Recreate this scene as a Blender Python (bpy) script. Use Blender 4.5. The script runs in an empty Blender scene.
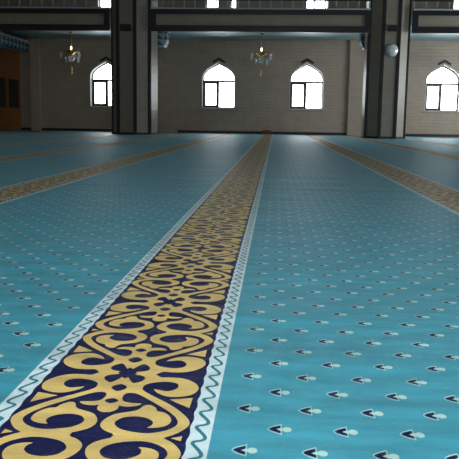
import bpy, bmesh, math, random
from mathutils import Vector, Matrix
random.seed(7)
S = bpy.context.scene
COL = S.collection

# ------------------------------------------------------------------ camera
CAM_H = 0.5
F_PX = 715.0
d = Vector((276-229.5, -(121.2-229.5), -F_PX)).normalized()      # where the carpet rows run to, in camera axes
hz = Vector((1, -0.015, 0))                                    # slight roll of the hand-held camera
n = hz.cross(d).normalized()
if n.y < 0: n = -n
xa = d.cross(n)
cam_data = bpy.data.cameras.new('camera')
cam = bpy.data.objects.new('camera', cam_data); COL.objects.link(cam)
cam_data.sensor_width = 36; cam_data.lens = F_PX/459*36
cam_data.clip_start = .05; cam_data.clip_end = 300
m3 = Matrix((xa, d, n))
cam.matrix_world = Matrix.Translation((0, 0, CAM_H)) @ m3.to_4x4()
S.camera = cam

# ------------------------------------------------------------------ world, daylight, exposure
W = bpy.data.worlds.new('world'); S.world = W; W.use_nodes = True
bg = W.node_tree.nodes['Background']
bg.inputs[0].default_value = (.93, .97, 1, 1); bg.inputs[1].default_value = 11.0
S.view_settings.view_transform = 'Standard'; S.view_settings.look = 'None'
S.view_settings.exposure = 0; S.view_settings.gamma = 1; S.view_settings.use_curve_mapping = False

def daylight(name, loc, aim, w, h, power, col=(.9, .96, 1)):
    l = bpy.data.lights.new(name, 'AREA'); l.shape = 'RECTANGLE'; l.size = w; l.size_y = h
    l.energy = power; l.color = col
    o = bpy.data.objects.new(name, l); COL.objects.link(o)
    o.location = loc; o.rotation_euler = (Vector(aim)-Vector(loc)).to_track_quat('-Z', 'Y').to_euler()
    return o
# area lamps added inside blank walls, in place of unseen daylight behind and right
daylight('rear_fill', (1.0, -1.85, 1.75), (1.0, .9, 0.0), 4.6, 1.5, 415)  # added lamp brightening the foreground, no window behind it
daylight('rear_upper_fill', (0, -1.8, 6.2), (0, 14, 1.0), 12, 2.0, 60)  # added high fill for the hall, no opening behind it
daylight('right_daylight', (10.2, 22.5, 2.0), (0, 25.5, .9), 8.0, 1.8, 520)

# ------------------------------------------------------------------ materials
def L(v):
    return tuple((c/255/12.92 if c/255 <= .04045 else ((c/255+.055)/1.055)**2.4) for c in v) + (1,)
def mat(name, rgb, rough=.6, metal=0, spec=.5, emit=0, sheen=0, coat=0):
    m = bpy.data.materials.new(name); m.use_nodes = True
    b = m.node_tree.nodes['Principled BSDF']
    b.inputs['Base Color'].default_value = L(rgb); b.inputs['Roughness'].default_value = rough
    b.inputs['Metallic'].default_value = metal; b.inputs['Specular IOR Level'].default_value = spec
    b.inputs['Sheen Weight'].default_value = sheen; b.inputs['Coat Weight'].default_value = coat
    if emit:
        b.inputs['Emission Color'].default_value = L(rgb); b.inputs['Emission Strength'].default_value = emit
    return m
class N:                                                      # tiny node-math helper
    def __init__(s, m): s.t = m.node_tree; s.b = s.t.nodes['Principled BSDF']
    def new(s, k, **kw):
        o = s.t.nodes.new(k)
        for a, v in kw.items(): setattr(o, a, v)
        return o
    def put(s, sock, v):
        if isinstance(v, (int, float)): sock.default_value = v
        elif isinstance(v, tuple): sock.default_value = v
        else: s.t.links.new(v, sock)
    def m(s, op, *a):
        o = s.new('ShaderNodeMath', operation=op)
        for i, v in enumerate(a): s.put(o.inputs[i], v)
        return o.outputs[0]
    def mix(s, f, a, b):
        o = s.new('ShaderNodeMix', data_type='RGBA')
        s.put(o.inputs[0], f); s.put(o.inputs[6], a); s.put(o.inputs[7], b); return o.outputs[2]
    def xyz(s):
        g = s.new('ShaderNodeNewGeometry'); x = s.new('ShaderNodeSeparateXYZ')
        s.t.links.new(g.outputs['Position'], x.inputs[0]); return g.outputs['Position'], x.outputs
    def noise(s, vec, scale, det=2, sc=(1, 1, 1)):
        mp = s.new('ShaderNodeMapping'); s.put(mp.inputs[0], vec); mp.inputs[3].default_value = sc
        o = s.new('ShaderNodeTexNoise'); s.put(o.inputs['Vector'], mp.outputs[0])
        o.inputs['Scale'].default_value = scale; o.inputs['Detail'].default_value = det; return o.outputs[0]
    def bump(s, h, dist, strength=1):
        o = s.new('ShaderNodeBump'); s.put(o.inputs['Height'], h)
        o.inputs['Distance'].default_value = dist; o.inputs['Strength'].default_value = strength
        s.put(s.b.inputs['Normal'], o.outputs[0])

CARPET_SHEEN = .08
def pile(m, rgb, var=.16, base=None):
    """woven carpet pile: mottled nap, long soft ripples, fine fibre bump"""
    k = N(m); pos, c = k.xyz()
    col = base(k, c) if base else L(rgb)
    blot = k.noise(pos, 2.2, 3, (1, 1.6, 1))
    fine = k.noise(pos, 260, 1); nap = k.noise(pos, 9, 4, (.8, 2.2, 1))
    f = k.m('ADD', k.m('MULTIPLY_ADD', blot, var*2, 1-var), k.m('ADD', k.m('MULTIPLY_ADD', fine, .25, -.125), k.m('MULTIPLY_ADD', nap, .8, -.4)))
    hs = k.new('ShaderNodeHueSaturation'); k.put(hs.inputs['Value'], f); k.put(hs.inputs['Color'], col)
    k.put(k.b.inputs['Base Color'], hs.outputs[0])
    rip = k.noise(pos, 1.0, 3, (.55, 2.6, 1))
    rip2 = k.noise(pos, 3.2, 3, (.5, 3.0, 1))
    h = k.m('ADD', k.m('MULTIPLY_ADD', rip, .034, k.m('MULTIPLY', rip2, .010)), k.m('MULTIPLY', fine, .0016))
    k.bump(h, 1.0)
    k.b.inputs['Roughness'].default_value = .5; k.b.inputs['Specular IOR Level'].default_value = .28
    k.b.inputs['Sheen Weight'].default_value = CARPET_SHEEN; k.b.inputs['Sheen Roughness'].default_value = .2
    k.b.inputs['Sheen Tint'].default_value = L((200, 225, 235))
    return m

PITCH = 1.49; X0 = -.2815; HALF = .19; PER = .566; V0 = 1.345
def field_colour(k, c):
    """teal ground with a staggered lattice of small pale-and-navy sprigs between the borders"""
    x, y = c[0], c[1]
    rel = k.m('SUBTRACT', x, X0+HALF)
    cell = k.m('FLOOR', k.m('DIVIDE', rel, PITCH))
    xl = k.m('SUBTRACT', rel, k.m('MULTIPLY', cell, PITCH))          # 0 .. PITCH, field is 0..1.11
    xs = k.m('MULTIPLY', cell, -.0255); ys = k.m('MULTIPLY', cell, -.065)
    white = navy = None
    PX, PY = .1075, .1617
    for ox, oy in ((.056, 1.034), (.0565+PX/2, 1.034+PY/2)):
        a = k.m('SUBTRACT', k.m('ADD', xl, xs), ox); b = k.m('SUBTRACT', k.m('SUBTRACT', y, ys), oy)
        ix = k.m('ROUND', k.m('DIVIDE', a, PX)); iy = k.m('ROUND', k.m('DIVIDE', b, PY))
        dx = k.m('SUBTRACT', a, k.m('MULTIPLY', ix, PX)); dy = k.m('SUBTRACT', b, k.m('MULTIPLY', iy, PY))
        cx = k.m('SUBTRACT', k.m('ADD', k.m('MULTIPLY', ix, PX), ox), xs)      # sprig centre inside the field
        ok = k.m('MULTIPLY', k.m('GREATER_THAN', cx, .035), k.m('LESS_THAN', cx, 1.08))
        ay = k.m('ABSOLUTE', dy)
        # ball on the right
        r2 = k.m('ADD', k.m('POWER', k.m('ABSOLUTE', k.m('DIVIDE', k.m('SUBTRACT', dx, .0115), .0078)), 2), k.m('POWER', k.m('DIVIDE', ay, .0098), 2))
        ball = k.m('LESS_THAN', r2, 1)
        # stalk joining ball and leaf
        st = k.m('MULTIPLY', k.m('LESS_THAN', ay, .005), k.m('LESS_THAN', k.m('ABSOLUTE', k.m('SUBTRACT', dx, .003)), .006))
        # arrow-shaped leaf pointing to -x: half-width grows with dx
        def leaf(x0, x1, slope, w0):
            hw = k.m('MULTIPLY_ADD', k.m('POWER', k.m('MAXIMUM', k.m('SUBTRACT', dx, x0), 0), .6), slope, w0)
            return k.m('MULTIPLY', k.m('LESS_THAN', ay, hw), k.m('MULTIPLY', k.m('GREATER_THAN', dx, x0), k.m('LESS_THAN', dx, x1)))
        out = leaf(-.0205, .0030, .195, .0008)
        # navy chevron with a notch at its tail
        nv = leaf(-.0182, .0010, .165, .0)
        notch = k.m('GREATER_THAN', k.m('SUBTRACT', k.m('MULTIPLY', k.m('SUBTRACT', dx, -.0060), .80), ay), 0)
        nv = k.m('MULTIPLY', nv, k.m('SUBTRACT', 1, notch))
        wh = k.m('MULTIPLY', ok, k.m('MAXIMUM', k.m('MAXIMUM', ball, st), k.m('MULTIPLY', out, .75))); nv = k.m('MULTIPLY', ok, nv)
        white = wh if white is None else k.m('MAXIMUM', white, wh)
        navy = nv if navy is None else k.m('MAXIMUM', navy, nv)
    col = k.mix(white, L(TEAL), L((178, 208, 198)))
    col = k.mix(navy, col, L((14, 18, 62)))
    # narrow dark seams where the carpet lengths meet
    seam = None
    for sy in (5.35, 7.42, 9.9, 13.0, 17.5):
        g = k.m('LESS_THAN', k.m('ABSOLUTE', k.m('SUBTRACT', k.m('ADD', y, k.m('MULTIPLY', x, .01*((sy*10) % 3-1))), sy)), .022)
        seam = g if seam is None else k.m('MAXIMUM', seam, g)
    return k.mix(k.m('MULTIPLY', seam, .5), col, L((8, 40, 55)))

TEAL = (66, 150, 168)
M = {}
M['field'] = pile(mat('teal_pile', TEAL), TEAL, .14, field_colour)
M['navy'] = pile(mat('navy_pile', (18, 22, 68)), (18, 22, 68), .1)
M['gold'] = pile(mat('gold_pile', (214, 184, 112)), (214, 184, 112), .1)
M['white'] = pile(mat('pale_pile', (206, 224, 226)), (206, 224, 226), .06)
M['zig'] = pile(mat('zigzag_pile', (44, 122, 136)), (44, 122, 136), .06)

def tiled(name, rgb, rgb2, bw, bh, rough=.4, along='x', mort=.006):
    m = mat(name, rgb, rough); k = N(m); pos, c = k.xyz()
    cmb = k.new('ShaderNodeCombineXYZ'); k.put(cmb.inputs[0], k.m('ADD', c[0], c[1])); k.put(cmb.inputs[1], c[2])
    b = k.new('ShaderNodeTexBrick'); k.put(b.inputs['Vector'], cmb.outputs[0])
    b.inputs['Color1'].default_value = L(rgb); b.inputs['Color2'].default_value = L(rgb2)
    b.inputs['Mortar'].default_value = L(tuple(v*.90 for v in rgb)); b.inputs['Scale'].default_value = 1
    b.inputs['Mortar Size'].default_value = mort; b.inputs['Brick Width'].default_value = bw; b.inputs['Row Height'].default_value = bh
    n_ = k.noise(pos, 3, 3)
    hs = k.new('ShaderNodeHueSaturation'); k.put(hs.inputs['Value'], k.m('MULTIPLY_ADD', n_, .3, .85)); k.put(hs.inputs['Color'], b.outputs[0])
    k.put(k.b.inputs['Base Color'], hs.outputs[0]); k.bump(k.m('SUBTRACT', 1, b.outputs[1]), .004)
    return m
M['wall'] = tiled('brown_grey_wall_tile', (180, 161, 143), (174, 156, 139), .5, .125)
M['pier'] = tiled('pillar_cladding', (146, 136, 122), (141, 132, 119), .5, .25)
M['trim'] = mat('near_black_trim', (16, 15, 22), .42)
M['frame'] = mat('dark_window_frame', (62, 44, 44), .4)
M['plaster_and_lit_reveal'] = mat('white_plaster_and_lit_reveal', (226, 224, 222), .7)
M['ceil'] = mat('pale_blue_ceiling_paint', (176, 200, 208), .6)
M['grey'] = mat('pale_grey_paint', (168, 176, 184), .5)
M['brass'] = mat('brass', (178, 140, 66), .3, 1)
M['black'] = mat('black_plastic', (12, 13, 22), .4)
M['bulb'] = mat('lit_bulb', (255, 246, 220), .3, emit=4)
M['silver'] = mat('silver_dome', (225, 230, 234), .2, .25)
M['red'] = mat('dark_red_wood', (120, 56, 42), .5)
M['rear'] = mat('rear_plaster', (150, 146, 138), .8)
gl = mat('frosted_glass', (235, 240, 245), .25); gl.node_tree.nodes['Principled BSDF'].inputs['Transmission Weight'].default_value = .35
M['frost'] = gl
def pane_mat():
    m = bpy.data.materials.new('window_glass'); m.use_nodes = True; t = m.node_tree; t.nodes.clear()
    o = t.nodes.new('ShaderNodeOutputMaterial'); mx = t.nodes.new('ShaderNodeMixShader')
    a = t.nodes.new('ShaderNodeBsdfTransparent'); a.inputs[0].default_value = (.97, .985, .98, 1)
    g = t.nodes.new('ShaderNodeBsdfGlossy'); g.inputs['Roughness'].default_value = .05
    fr = t.nodes.new('ShaderNodeFresnel'); fr.inputs[0].default_value = 1.3
    t.links.new(fr.outputs[0], mx.inputs[0]); t.links.new(a.outputs[0], mx.inputs[1]); t.links.new(g.outputs[0], mx.inputs[2]); t.links.new(mx.outputs[0], o.inputs[0])
    return m
M['glass'] = pane_mat()
def wood():
    m = mat('orange_wood_boards', (176, 104, 34), .45); k = N(m); pos, c = k.xyz()
    g = k.noise(pos, 6, 4, (6, 6, .4))
    board = k.m('FRACT', k.m('MULTIPLY', c[1], 4.0)); ln = k.m('LESS_THAN', board, .06)
    col = k.mix(g, L((118, 66, 20)), L((176, 110, 42))); col = k.mix(ln, col, L((50, 26, 10)))
    k.put(k.b.inputs['Base Color'], col); return m
M['wood'] = wood()
def painted():
    m = mat('blue_white_painted_frieze', (120, 160, 180), .5); k = N(m); pos, c = k.xyz()
    s = k.m('ADD', k.m('ADD', c[1], c[0]), 0.0)
    a = k.m('FRACT', k.m('MULTIPLY', s, 2.6)); b = k.m('FRACT', k.m('MULTIPLY', c[2], 5.0))
    zig = k.m('LESS_THAN', k.m('ABSOLUTE', k.m('SUBTRACT', a, .5)), k.m('MULTIPLY', b, .5))
    col = k.mix(zig, L((40, 96, 122)), L((160, 178, 186)))
    k.put(k.b.inputs['Base Color'], col); return m
M['paint'] = painted()

# ------------------------------------------------------------------ builders
def empty(name, loc=(0, 0, 0), label=None, cat=None, group=None, kind=None):
    o = bpy.data.objects.new(name, None); COL.objects.link(o); o.location = loc; o.empty_display_size = .1
    return tag(o, label, cat, group, kind)
def tag(o, label=None, cat=None, group=None, kind=None):
    if label: o['label'] = label
    if cat: o['category'] = cat
    if group: o['group'] = group
    if kind: o['kind'] = kind
    return o
class MB:
    def __init__(s): s.v = []; s.f = []; s.mi = []; s.sm = []
    def add(s, v, f, mi=0, smooth=False):
        b = len(s.v); s.v += [tuple(p) for p in v]; s.f += [tuple(b+i for i in q) for q in f]
        s.mi += [mi]*len(f); s.sm += [smooth]*len(f); return s
    def box(s, x0, x1, y0, y1, z0, z1, mi=0, bev=0):
        if bev:
            bm = bmesh.new(); bmesh.ops.create_cube(bm, size=1)
            for v in bm.verts: v.co = Vector(((x0+x1)/2+v.co.x*(x1-x0), (y0+y1)/2+v.co.y*(y1-y0), (z0+z1)/2+v.co.z*(z1-z0)))
            bmesh.ops.bevel(bm, geom=bm.edges[:], offset=bev, segments=2, affect='EDGES', profile=.5)
            bm.verts.index_update(); s.add([v.co for v in bm.verts], [[v.index for v in f.verts] for f in bm.faces], mi); bm.free(); return s
        v = [(x, y, z) for z in (z0, z1) for y in (y0, y1) for x in (x0, x1)]
        return s.add(v, [(0, 2, 3, 1), (4, 5, 7, 6), (0, 1, 5, 4), (2, 6, 7, 3), (0, 4, 6, 2), (1, 3, 7, 5)], mi)
    def prism(s, poly, a0, a1, axis='z', mi=0, smooth=False):
        """poly in the plane across axis, extruded a0..a1. axis z: (x,y); y: (x,z); x: (y,z)"""
        def P(p, a): return {'z': (p[0], p[1], a), 'y': (p[0], a, p[1]), 'x': (a, p[0], p[1])}[axis]
        k = len(poly); v = [P(p, a0) for p in poly]+[P(p, a1) for p in poly]
        s.add(v, [tuple(range(k))[::-1], tuple(range(k, 2*k))], mi)
        return s.add(v, [(i, (i+1) % k, k+(i+1) % k, k+i) for i in range(k)], mi, smooth)
    def lathe(s, prof, c=(0, 0, 0), seg=20, mi=0, axis='z'):
        v = []; f = []
        for r, h in prof:
            for i in range(seg):
                a = 2*math.pi*i/seg
                p = (r*math.cos(a), r*math.sin(a), h) if axis == 'z' else (r*math.cos(a), -h, r*math.sin(a))
                v.append((c[0]+p[0], c[1]+p[1], c[2]+p[2]))
        for j in range(len(prof)-1):
            for i in range(seg):
                f.append((j*seg+i, j*seg+(i+1) % seg, (j+1)*seg+(i+1) % seg, (j+1)*seg+i))
        return s.add(v, f, mi, True)
    def tube(s, pts, r, seg=8, mi=0):
        pts = [Vector(p) for p in pts]; v = []; f = []
        for i, p in enumerate(pts):
            t = (pts[min(i+1, len(pts)-1)]-pts[max(i-1, 0)]).normalized()
            u = t.cross(Vector((0, 0, 1)) if abs(t.z) < .9 else Vector((1, 0, 0))).normalized(); w = t.cross(u)
            rr = r[i] if isinstance(r, (list, tuple)) else r
            for q in range(seg):
                a = 2*math.pi*q/seg; v.append(p+u*rr*math.cos(a)+w*rr*math.sin(a))
        for i in range(len(pts)-1):
            for q in range(seg): f.append((i*seg+q, i*seg+(q+1) % seg, (i+1)*seg+(q+1) % seg, (i+1)*seg+q))
        f += [tuple(range(seg))[::-1], tuple(range((len(pts)-1)*seg, len(pts)*seg))]
        return s.add(v, f, mi, True)
    def build(s, name, mats, parent=None, fix=True):
        me = bpy.data.meshes.new(name); me.from_pydata(s.v, [], s.f)
        for m in (mats if isinstance(mats, list) else [mats]): me.materials.append(m)
        me.polygons.foreach_set('material_index', s.mi); me.polygons.foreach_set('use_smooth', s.sm)
        if fix:
            bm = bmesh.new(); bm.from_mesh(me); bmesh.ops.recalc_face_normals(bm, faces=bm.faces[:]); bm.to_mesh(me); bm.free()
        me.update(); o = bpy.data.objects.new(name, me); COL.objects.link(o); o.parent = parent; return o
def copy_tree(o, parent=None):
    c = o.copy(); COL.objects.link(c); c.parent = parent
    for ch in [x for x in COL.objects if x.parent == o]: copy_tree(ch, c)
    return c
def struct(o): o['kind'] = 'structure'; return o

# ------------------------------------------------------------------ room shell
XL, XR, YB, YF = -10.1, 10.6, 28.0, -2.0       # left, right, back, rear (behind camera)
TH = .34; ZG = 3.56; ZTOP = 7.4
mb = MB().box(XL-.4, XR+.4, YF-.4, YB+.5, -.3, -.012); struct(mb.build('floor', M['rear']))

WCX = [-6.62, -2.24, 1.14, 3.93, 6.28]; WHW = .65; WB, WS, WA = .96, 2.08, 2.72   # window centres, half width, sill, spring, apex
def ogee(hw, zs, za, n_=14):
    """right half of the pointed arch from spring to apex"""
    P0, P1, P2, P3 = (hw, zs), (hw*1.0, zs+(za-zs)*.50), (hw*.52, zs+(za-zs)*.72), (0, za)
    out = []
    for i in range(n_+1):
        t = i/n_; a, b, c, d_ = (1-t)**3, 3*t*(1-t)**2, 3*t*t*(1-t), t**3
        out.append((a*P0[0]+b*P1[0]+c*P2[0]+d_*P3[0], a*P0[1]+b*P1[1]+c*P2[1]+d_*P3[1]))
    return out
wall = MB(); xe = XL-.4
for cx in WCX:
    wall.box(xe, cx-WHW, YB, YB+TH, -.02, ZG)
    wall.box(cx-WHW, cx+WHW, YB, YB+TH, -.02, WB)
    r = ogee(WHW, WS, WA)
    for sgn in (1, -1):                                        # haunches over the arch, strip by strip
        for i in range(len(r)-1):
            (xa_, za_), (xb_, zb_) = r[i], r[i+1]
            if abs(xa_-xb_) < 1e-6: continue
            wall.prism([(cx+sgn*xa_, za_), (cx+sgn*xb_, zb_), (cx+sgn*xb_, ZG), (cx+sgn*xa_, ZG)], YB, YB+TH, 'y')
    xe = cx+WHW
wall.box(xe, XR+.4, YB, YB+TH, -.02, ZG)
struct(wall.build('wall_back', M['wall'], fix=False))
# upper storey of the back wall, with the gallery windows
UP = [(-2.76, -2.28), (-1.82, -1.6), (1.02, 1.86), (6.5, 6.95), (7.05, 7.7), (-6.9, -6.35)]
UP.sort(); up = MB(); xe = XL-.4; z0, z1 = 4.70, 6.1
for a, b in UP:
    up.box(xe, a, YB, YB+TH, ZG, ZTOP); up.box(a, b, YB, YB+TH, ZG, z0); up.box(a, b, YB, YB+TH, z1, ZTOP); xe = b
up.box(xe, XR+.4, YB, YB+TH, ZG, ZTOP)
struct(up.build('wall_back_upper', M['wall']))
struct(MB().box(XL-.35, XL, YF-.4, YB+TH, -.02, ZTOP).build('wall_left', M['wall']))
struct(MB().box(XR, XR+.35, YF-.4, YB+TH, -.02, ZTOP).build('wall_right', M['wall']))
struct(MB().box(XL-.35, XR+.35, YF-.35, YF, -.02, ZTOP).build('wall_front', M['rear']))
struct(MB().box(XL-.35, XR+.35, YF-.35, YB+TH, ZTOP, ZTOP+.2).build('ceiling', M['plaster_and_lit_reveal']))
GY = 23.15                                                      # front of the gallery
struct(MB().box(XL, XR, GY+.48, YB, ZG, ZG+.3).build('ceiling_gallery', M['ceil']))
struct(MB().box(XL, XR, YB-.03, YB, 0, .10).build('baseboard_back', M['trim']))
struct(MB().box(XL, XL+.03, YF, YB-.03, 0, .10).build('baseboard_left', M['trim']))
# shallow pilasters on the back wall behind each pillar
for i, (a, b) in enumerate(((-9.6, -9.22), (-4.55, -3.82), (2.72, 3.27))):
    struct(MB().box(a, b, YB-.16, YB, 0, ZG, bev=.01).build('wall_back_pilaster' if i == 0 else 'wall_back_pilaster.%03d' % i, M['wall']))

# arched windows: whitened reveal, frame, opening sash, panes, sill, pointed cap
def arch_outline(hw, zb, zs, za):
    r = ogee(hw, zs, za); return [(-hw, zb), (hw, zb)]+r+[(-x, z) for x, z in r[-2::-1]]
def ring(mb, o_, i_, y0, y1, mi=0):
    k = len(o_); v = [(x, y0, z) for x, z in o_]+[(x, y0, z) for x, z in i_]+[(x, y1, z) for x, z in o_]+[(x, y1, z) for x, z in i_]
    f = []
    for a in range(k):
        b = (a+1) % k
        f += [(a, b, k+b, k+a), (2*k+a, 3*k+a, 3*k+b, 2*k+b), (a, 2*k+a, 2*k+b, b), (k+a, k+b, 3*k+b, 3*k+a)]
    mb.add(v, f, mi); return mb
def inset(d_): return arch_outline(WHW-d_, WB+d_, WS, WA-d_*1.5)
def make_window():
    root = empty('window_1', kind='structure')
    ring(MB(), inset(.0), inset(.022), -.012, TH-.02).build('reveal', M['plaster_and_lit_reveal'], root)  # window glare on the wall-coloured reveal put into its white colour
    ring(MB(), inset(.022), inset(.06), .24, .30).build('frame', M['frame'], root)
    b = MB().box(-WHW+.05, WHW-.05, .235, .30, 1.955, 2.03).box(-.065, .005, .235, .30, WB+.05, 1.965)
    b.build('glazing_bar', M['frame'], root)
    x0, x1, zz0, zz1 = -WHW+.06, -.045, WB+.06, 1.965; w = .065
    sash = MB().box(x0, x0+w, .225, .27, zz0, zz1).box(x1-w, x1, .225, .27, zz0, zz1).box(x0+w, x1-w, .225, .27, zz0, zz0+w).box(x0+w, x1-w, .225, .27, zz1-w, zz1).build('sash', M['frame'], root)
    MB().box(x1-.035, x1-.015, .19, .225, 1.42, 1.54, bev=.004).build('handle', M['grey'], sash)
    r = inset(.045); MB().prism(r, .272, .276, 'y').build('pane', M['glass'], root)
    MB().box(-WHW-.06, WHW+.06, -.07, .24, WB-.045, WB+.005, bev=.008).build('sill', M['wall'], root)
    cap = []                                                    # raised dark moulding at the point of the arch
    r = [p for p in ogee(WHW+.05, WS, WA+.07) if p[0] < .28]; q = [p for p in ogee(WHW+.10, WS, WA+.16) if p[0] < .28]
    pts = r+[(-x, z) for x, z in r[-2::-1]]; pq = q+[(-x, z) for x, z in q[-2::-1]]
    MB().prism(pts+pq[::-1], -.05, 0, 'y').build('pointed_cap', M['trim'], root)
    return root
win = make_window(); win.location = (WCX[0], YB, 0)
for i, cx in enumerate(WCX[1:]):
    w = copy_tree(win); w.location = (cx, YB, 0); w.name = 'window_%d' % (i+2)
for i, (a, b) in enumerate(UP):
    root = empty('window_%d' % (i+6), (0, YB, 0), kind='structure')
    f = MB().box(a, a+.04, .2, .27, z0, z1).box(b-.04, b, .2, .27, z0, z1).box(a, b, .2, .27, z0, z0+.04).box(a, b, .2, .27, z1-.04, z1)
    f.build('frame', M['frame'], root); MB().box(a+.02, b-.02, .23, .235, z0, z1).build('pane', M['glass'], root)

# ------------------------------------------------------------------ carpet
GOLD = [(0,.006),(.045,.005),(.054,.002),(.0605,-.005),(.070,-.0155),(.085,-.0140),(.111,-.0165),(.131,-.0304),(.1444,-.05),(.1485,-.073),(.139,-.099),(.1164,-.1115),(.0947,-.1110),(.0754,-.0965),(.0659,-.0795),
 (.0727,-.0801),(.0909,-.0862),(.1043,-.0771),(.1097,-.062),(.1048,-.0460),(.0885,-.0380),(.0642,-.0430),(.0475,-.0560),(.0437,-.0730),
 (.0480,-.0870),(.0679,-.1095),(.0963,-.1377),(.1162,-.1600),(.1328,-.1834),(.1450,-.2050),(.1505,-.2250),(.1470,-.2420),(.1348,-.2640),(.1180,-.2800),(.108,-.2832),
 (.040,-.2832),(.0330,-.2757),(.0150,-.2628),(.0042,-.2434),(.0066,-.2196),(.0190,-.1985),(.0395,-.1870),(.0510,-.1800),(.0575,-.1700),(.0610,-.1580),(.0690,-.1530),(.0780,-.1580),
 (.0853,-.1680),(.0891,-.1790),(.101,-.1835),(.112,-.1964),(.118,-.2147),(.1153,-.2332),(.1018,-.2447),(.0829,-.2475),(.0880,-.2400),
 (.0897,-.2304),(.0868,-.2202),(.0740,-.2085),(.0542,-.2045),(.0357,-.2115),(.0265,-.2284),(.0300,-.2436),(.0433,-.2575),(.0663,-.2660),(.0868,-.2680),(.1046,-.2618),(.1220,-.2477),(.1305,-.2291),(.1265,-.2084),(.1125,-.1840),(.0893,-.1560),(.0654,-.1300),(.0424,-.1070),(.0250,-.1015),(.0165,-.1100),
 (.0165,-.1290),(.0230,-.1420),(.0389,-.1475),(.0555,-.1490),(.0470,-.1610),(.0304,-.1650),(.0180,-.1615),(.0185,-.1700),(.0165,-.1810),(.0090,-.1895),(0,-.1920)]
PETAL = [(.010,-.006),(.0300,-.0125),(.0385,-.0210),(.0390,-.0330),(.0320,-.0460),(.0225,-.0530),(.0150,-.0430),(.0080,-.0270),(.002,-.012)]
DIAM = [(-.0150,-.078),(0,-.0610),(.0150,-.078),(0,-.0960)]
ELL = [(-.0125,-.142),(0,-.1310),(.0125,-.142),(0,-.1540)]
MIDD = [(-.019,0),(0,.031),(.019,0),(0,-.031)]
BTRI = [(.103,-.1262),(.143,-.1140),(.1425,-.1610),(.122,-.1440)]
STRI = [(.127,-.283),(.1445,-.2740),(.1445,-.2920)]
def smooth(poly, sub=3, keep=()):
    k = len(poly); out = []
    for i in range(k):
        p0, p1, p2, p3 = poly[i-1], poly[i], poly[(i+1) % k], poly[(i+2) % k]
        if p1[0] == 0 and p2[0] == 0 or p1 == (0, .006): out.append(p1); continue
        if p2[0] == 0 and p3[0] == 0: p3 = (-p1[0], p1[1])
        for s_ in range(sub):
            t = s_/sub
            f = lambda a, b, c, d_: .5*((2*b)+(-a+c)*t+(2*a-5*b+4*c-d_)*t*t+(-a+3*b-3*c+d_)*t**3)
            out.append((max(f(p0[0], p1[0], p2[0], p3[0]), 0) if min(q[0] for q in poly) >= 0 else f(p0[0], p1[0], p2[0], p3[0]), f(p0[1], p1[1], p2[1], p3[1])))
    return out
def tri_poly(poly):
    bm = bmesh.new(); vs = [bm.verts.new((x, y, 0)) for x, y in poly]; fc = bm.faces.new(vs)
    bmesh.ops.triangulate(bm, faces=[fc], ngon_method='EAR_CLIP'); bm.verts.index_update()
    v = [(q.co.x, q.co.y) for q in bm.verts]; f = [tuple(q.index for q in c.verts) for c in bm.faces]; bm.free(); return v, f
def motif_layers():
    """one repeat of the scroll border: (vertices, faces, z, material)"""
    out = []
    def put(poly, z, mi, sm=3, mir=4):
        v, f = tri_poly(smooth(poly, sm) if sm > 1 else poly)
        for sx in ((1, -1) if mir != 1 else (1,)):
            for sy in (1, -1):
                out.append(([(x*sx, y*sy, z+(.0002 if sy < 0 else 0)) for x, y in v], f if sx*sy > 0 else [t[::-1] for t in f], mi))
    put(GOLD, .0010, 1, 3); put(PETAL, .0018, 0, 3); put(DIAM, .0018, 0, 3, 1); put(ELL, .0018, 0, 3, 1)
    put(MIDD, .0018, 0, 1, 1); put(BTRI, .0012, 1, 1)
    v, f = tri_poly(STRI)
    for sx in (1, -1): out.append(([(x*sx, y, .0012) for x, y in v], f if sx > 0 else [t[::-1] for t in f], 1))
    return out
LAY = motif_layers()
def make_band(y0, y1):
    """the navy and gold scroll strip with its parent's pale wavy edgings"""
    b = MB(); b.add([(-.1545, y0, .0004), (.1545, y0, .0004), (.1545, y1, .0004), (-.1545, y1, .0004)], [(0, 1, 2, 3)], 0)
    k0 = math.floor((y0-V0)/PER)+1; k1 = math.floor((y1-V0)/PER)
    for k in range(k0, k1):
        for v, f, mi in LAY: b.add([(x, y+V0+k*PER, z) for x, y, z in v], f, mi)
    return b
def make_edging(y0, y1, sx, far):
    b = MB(); n_ = int((y1-y0)/(.012 if True else .05)); v = []; f = []
    for i in range(n_+1):
        y = y0+(y1-y0)*i/n_
        v += [(sx*(.1545+.0018*math.sin(2*math.pi*y/(PER/10)+1)), y, .0009), (sx*HALF, y, .0009)]
    for i in range(n_): f.append((2*i, 2*i+1, 2*i+3, 2*i+2) if sx > 0 else (2*i, 2*i+2, 2*i+3, 2*i+1))
    b.add(v, f, 0)
    p = .0588; m_ = int((y1-y0)/p)*16; v = []; f = []; pts = []
    for i in range(m_+1):
        t = 2*math.pi*i/16
        pts.append((sx*(.1725+.0090*math.sin(t)), y0+i*p/16-.0060*math.sin(t+.25)))
    for i, (x, y) in enumerate(pts):
        a, c = pts[max(i-1, 0)], pts[min(i+1, m_)]; tx, ty = c[0]-a[0], c[1]-a[1]; l = math.hypot(tx, ty) or 1
        w = .0032; v += [(x-ty/l*w, y+tx/l*w, .0015), (x+ty/l*w, y-tx/l*w, .0015)]
    for i in range(m_): f.append((2*i, 2*i+1, 2*i+3, 2*i+2))
    b.add(v, f, 1); return b
CY0, CY1 = YF, YB-.03
carpet = empty('carpet', (0, 0, 0), 'wall to wall teal carpet with navy and gold scroll borders covering the whole floor', 'carpet')
MB().box(XL+.03, XR-.02, CY0, CY1, -.012, 0).build('pile_field', M['field'], carpet)
band = make_band(CY0, CY1).build('scroll_border', [M['navy'], M['gold']], carpet, fix=False); band.location.x = X0
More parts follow.
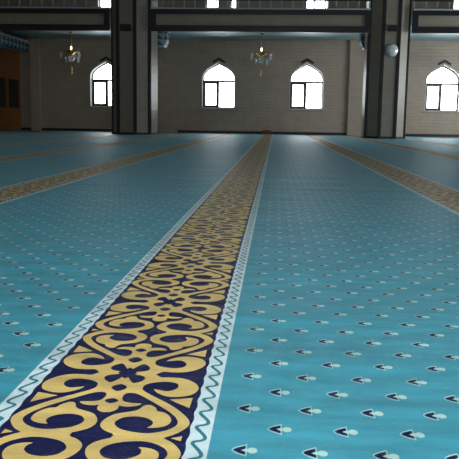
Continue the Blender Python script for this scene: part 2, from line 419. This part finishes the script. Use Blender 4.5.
for sx in (1, -1): make_edging(CY0, CY1, sx, 0).build('wavy_edging', [M['white'], M['zig']], band, fix=False)
for k in range(-6, 8):
    if k == 0: continue
    x = X0+k*PITCH
    if x-.2 < XL or x+.2 > XR: continue
    c = copy_tree(band, carpet); c.location.x = x; c.location.y = 0

# ------------------------------------------------------------------ pillars
def pillar(name, pts, inset_lines, label, cap_side):
    """pts: plan polygon in metres, counter-clockwise from front left"""
    cx = sum(p[0] for p in pts)/len(pts); cy = sum(p[1] for p in pts)/len(pts)
    root = empty(name, (cx, cy, 0), label, 'pillar', None)
    P = [(x-cx, y-cy) for x, y in pts]
    MB().prism(P, .003, ZTOP-.01).build('shaft', M['pier'], root)
    MB().prism([(x*1.015, y*1.015) for x, y in P], .003, .07).build('plinth', M['trim'], root)
    for (x, y) in inset_lines:                                # glossy dark strips down the arrises
        x -= cx; y -= cy; w = .055
        MB().box(x-w, x+w, y-w, y+w, .003, ZTOP-.01, bev=.012).build('corner_strip', M['trim'], root)
    return root
PLf, PRf = 23.15, 23.15
pl = [(-5.10, 23.18), (-4.55, 23.12), (-4.07, 23.26), (-3.94, 23.95), (-4.1, 24.7), (-5.1, 24.8), (-5.34, 24.4), (-5.34, 23.40)]
pillar('pillar', pl, [(-5.31, 23.42), (-5.10, 23.20), (-4.54, 23.15), (-4.09, 23.28)], 'thick tiled pillar left of the centre windows, from carpet past gallery', 1)
pr = [(2.86, 23.50), (3.25, 23.15), (3.77, 23.12), (4.10, 23.40), (4.14, 24.5), (3.9, 24.8), (3.0, 24.8), (2.86, 24.5)]
pillar('pillar', pr, [(2.88, 23.50), (3.27, 23.17), (3.75, 23.15), (4.08, 23.42)], 'thick tiled pillar right of the centre windows, with round silver dome', -1)
def capital(loc, label):
    root = empty('painted_bracket', loc, label, 'bracket', None)
    root.rotation_euler.z = math.pi if loc[0] > 0 else 0
    if loc[0] > 0: root.location.y += .6
    MB().prism([(-.58, 0), (.80, 0), (.90, .22), (.90, .52), (-.68, .52), (-.68, .22)], 0, .6, 'y').build('bracket_block', M['paint'], root)
    MB().box(-.70, .93, -.02, .62, .52, .595, bev=.01).build('top_moulding', M['plaster_and_lit_reveal'], root)
    return root
capital((-4.68, 24.86, 2.96), 'blue and white painted bracket under gallery beside left pillar')
capital((3.68, 24.86, 2.96), 'blue and white painted bracket under gallery beside right pillar')

# ------------------------------------------------------------------ gallery front: fascia and balustrade per bay
def bay(x0, x1, label, z_off=0):
    w = (x1-x0); root = empty('gallery_balustrade', ((x0+x1)/2, GY, 3.26), label, 'balustrade', 'gallery fronts between the pillars')
    h = w/2
    MB().box(-h, h, 0, .10, 0, .66).build('fascia_panel', M['pier'], root)
    f = MB().box(-h, h, -.05, .02, 0, .19, bev=.008).box(-h, h, -.05, .02, .53, .68, bev=.008).box(-h, -h+.17, -.045, .02, .19, .53).box(h-.17, h, -.045, .02, .19, .53)
    f.build('fascia_frame', M['trim'], root)
    MB().box(-h, h, -.06, .14, .68, .73, bev=.01).build('kerb', M['grey'], root)
    MB().box(-h, h, 0, .06, .955, .995, bev=.008).build('lower_rail', M['trim'], root)
    MB().box(-h, h, -.02, .08, 1.66, 1.74, bev=.015).build('top_rail', M['trim'], root)
    MB().box(-h, h, .028, .034, .92, 1.66).build('glass_screen', M['glass'], root)
    nb = int(w/.34); me = None
    for i in range(nb+1):
        x = -h+.03+(w-.06)*i/nb
        if me is None:
            o = MB().lathe([(.012, 0), (.02, .03), (.012, .07), (.022, .14), (.024, .2), (.012, .3), (.012, .5), (.022, .62), (.012, .72), (.012, .93)], seg=8).build('baluster', M['grey'], root); me = o.data
        else: o = bpy.data.objects.new('baluster', me); COL.objects.link(o); o.parent = root
        o.location = (x, .031, .73)
    return root
bay(XL+.01, -5.36, 'dark framed gallery front left of the left pillar')
bay(-4.03, 2.84, 'dark framed gallery front spanning between the two pillars')
bay(4.14, XR-.01, 'dark framed gallery front right of the right pillar')

# ------------------------------------------------------------------ wooden partition and painted cornice on the left
root = empty('wooden_partition', (XL, 20, 0), 'orange wooden board partition with dark glass panels along the left wall', 'partition')
MB().box(.0, .07, -6, 7.96, .003, 2.98).build('boarding', M['wood'], root)
for ya, yb in ((6.72, 7.72), (5.1, 6.35), (3.5, 4.8), (1.9, 3.2)):
    o = MB().box(.06, .085, ya, yb, .86, 1.93).build('dark_panel', M['black'], root)
root = empty('painted_cornice', (XL, 20, 2.98), 'blue and white painted cornice above the orange wooden partition', 'cornice')
MB().prism([(0, 0), (.30, 0), (.45, .12), (.45, .38), (0, .38)], -6, 7.98, 'y').build('cornice_body', M['paint'], root)
MB().box(0, .50, -6, 7.98, .38, .44, bev=.01).build('top_moulding', M['plaster_and_lit_reveal'], root)

# ------------------------------------------------------------------ chandeliers
def chandelier(loc, label):
    r = empty('chandelier', loc, label, 'chandelier')       # origin at the hook on the ceiling
    MB().lathe([(.0, 0), (.07, 0), (.06, -.03), (.012, -.05), (.012, -.50), (.0, -.50)]).build('stem', M['brass'], r)
    MB().lathe([(.0, -.62), (.05, -.62), (.16, -.66), (.20, -.70), (.16, -.73), (.06, -.78), (.03, -.86), (.06, -.90), (.0, -.93)]).build('body', M['brass'], r)
    MB().lathe([(.0, -.50), (.018, -.51), (.032, -.55), (.03, -.59), (.015, -.62), (0, -.62)], seg=12).build('lit_bulb', M['bulb'], r)
    MB().lathe([(.12, -.86), (.13, -.88), (.115, -.96), (.07, -1.03), (.0, -1.06)], seg=20).build('glass_bowl', M['frost'], r)
    for i in range(6):
        a = math.pi/6+i*math.pi/3; c, s = math.cos(a), math.sin(a); R = .25 if i % 2 == 0 else .38
        dz = -.86 if i % 2 == 0 else -.72
        pts = [(c*q, s*q, z) for q, z in ((.05, -.70), (R*.35, -.66), (R*.7, -.70), (R*.95, dz+.10), (R, dz+.02))]
        arm = MB().tube(pts, .013, 8).lathe([(0, dz+.03), (.045, dz+.03), (.02, dz), (0, dz)], (c*R, s*R, 0), 10).build('arm', M['brass'], r)
        MB().lathe([(.02, dz), (.045, dz-.04), (.055, dz-.10), (.045, dz-.17), (.05, dz-.20)], (c*R, s*R, 0), 12).build('glass_shade', M['frost'], arm)
    MB().tube([(0, 0, -1.04), (0, 0, -1.22)], .006, 6).lathe([(0, -1.20), (.03, -1.24), (.045, -1.30), (.02, -1.36), (.03, -1.42), (0, -1.50)], seg=12).build('finial', M['brass'], r)
    return r
CHY = 26.0
ch = chandelier((-7.42, CHY, ZG), 'brass chandelier hanging in the left bay beside the cut-off window')
for x, lb in ((-.57, 'brass chandelier hanging between the two centre windows'), (6.62, 'brass chandelier cut by the right photo edge, before rightmost window')):
    c = copy_tree(ch); c.location = (x, CHY, ZG); c['label'] = lb

# ------------------------------------------------------------------ fittings on the pillars, block on the floor
def spk(loc, w, h, label):
    r = empty('wall_speaker', loc, label, 'speaker')
    MB().box(-w/2, w/2, -.12, 0, -h/2, h/2, bev=.015).build('case', M['black'], r)
    MB().box(-w/2+.02, w/2-.02, -.128, -.118, -h/2+.02, h/2-.02).build('grille', M['trim'], r)
spk((-4.82, 23.13, 3.36), .34, .20, 'small black box high on the left pillar')
spk((3.53, 23.12, 3.39), .28, .18, 'small black box high on the right pillar above silver dome')
r = empty('dome_fixture', (3.545, 23.13, 2.73), 'round silver domed fixture on the right pillar', 'dome fixture')
MB().lathe([(0, 0), (.205, 0), (.21, .02), (.195, .035)], seg=28, axis='y').build('rim', M['grey'], r)
MB().lathe([(.19, .03)]+[(.19*math.cos(a*math.pi/20), .03+.12*math.sin(a*math.pi/20)) for a in range(1, 11)], seg=28, axis='y').build('dome', M['silver'], r)
r = empty('wooden_block', (-.35, 27.87, 0), 'small dark red block on the carpet against the back wall skirting', 'block')
MB().box(-.16, .16, -.06, .06, .002, .13, bev=.01).build('block_body', M['red'], r)
MB().box(-.17, .17, -.07, .07, .13, .15, bev=.006).build('lid', M['red'], r)
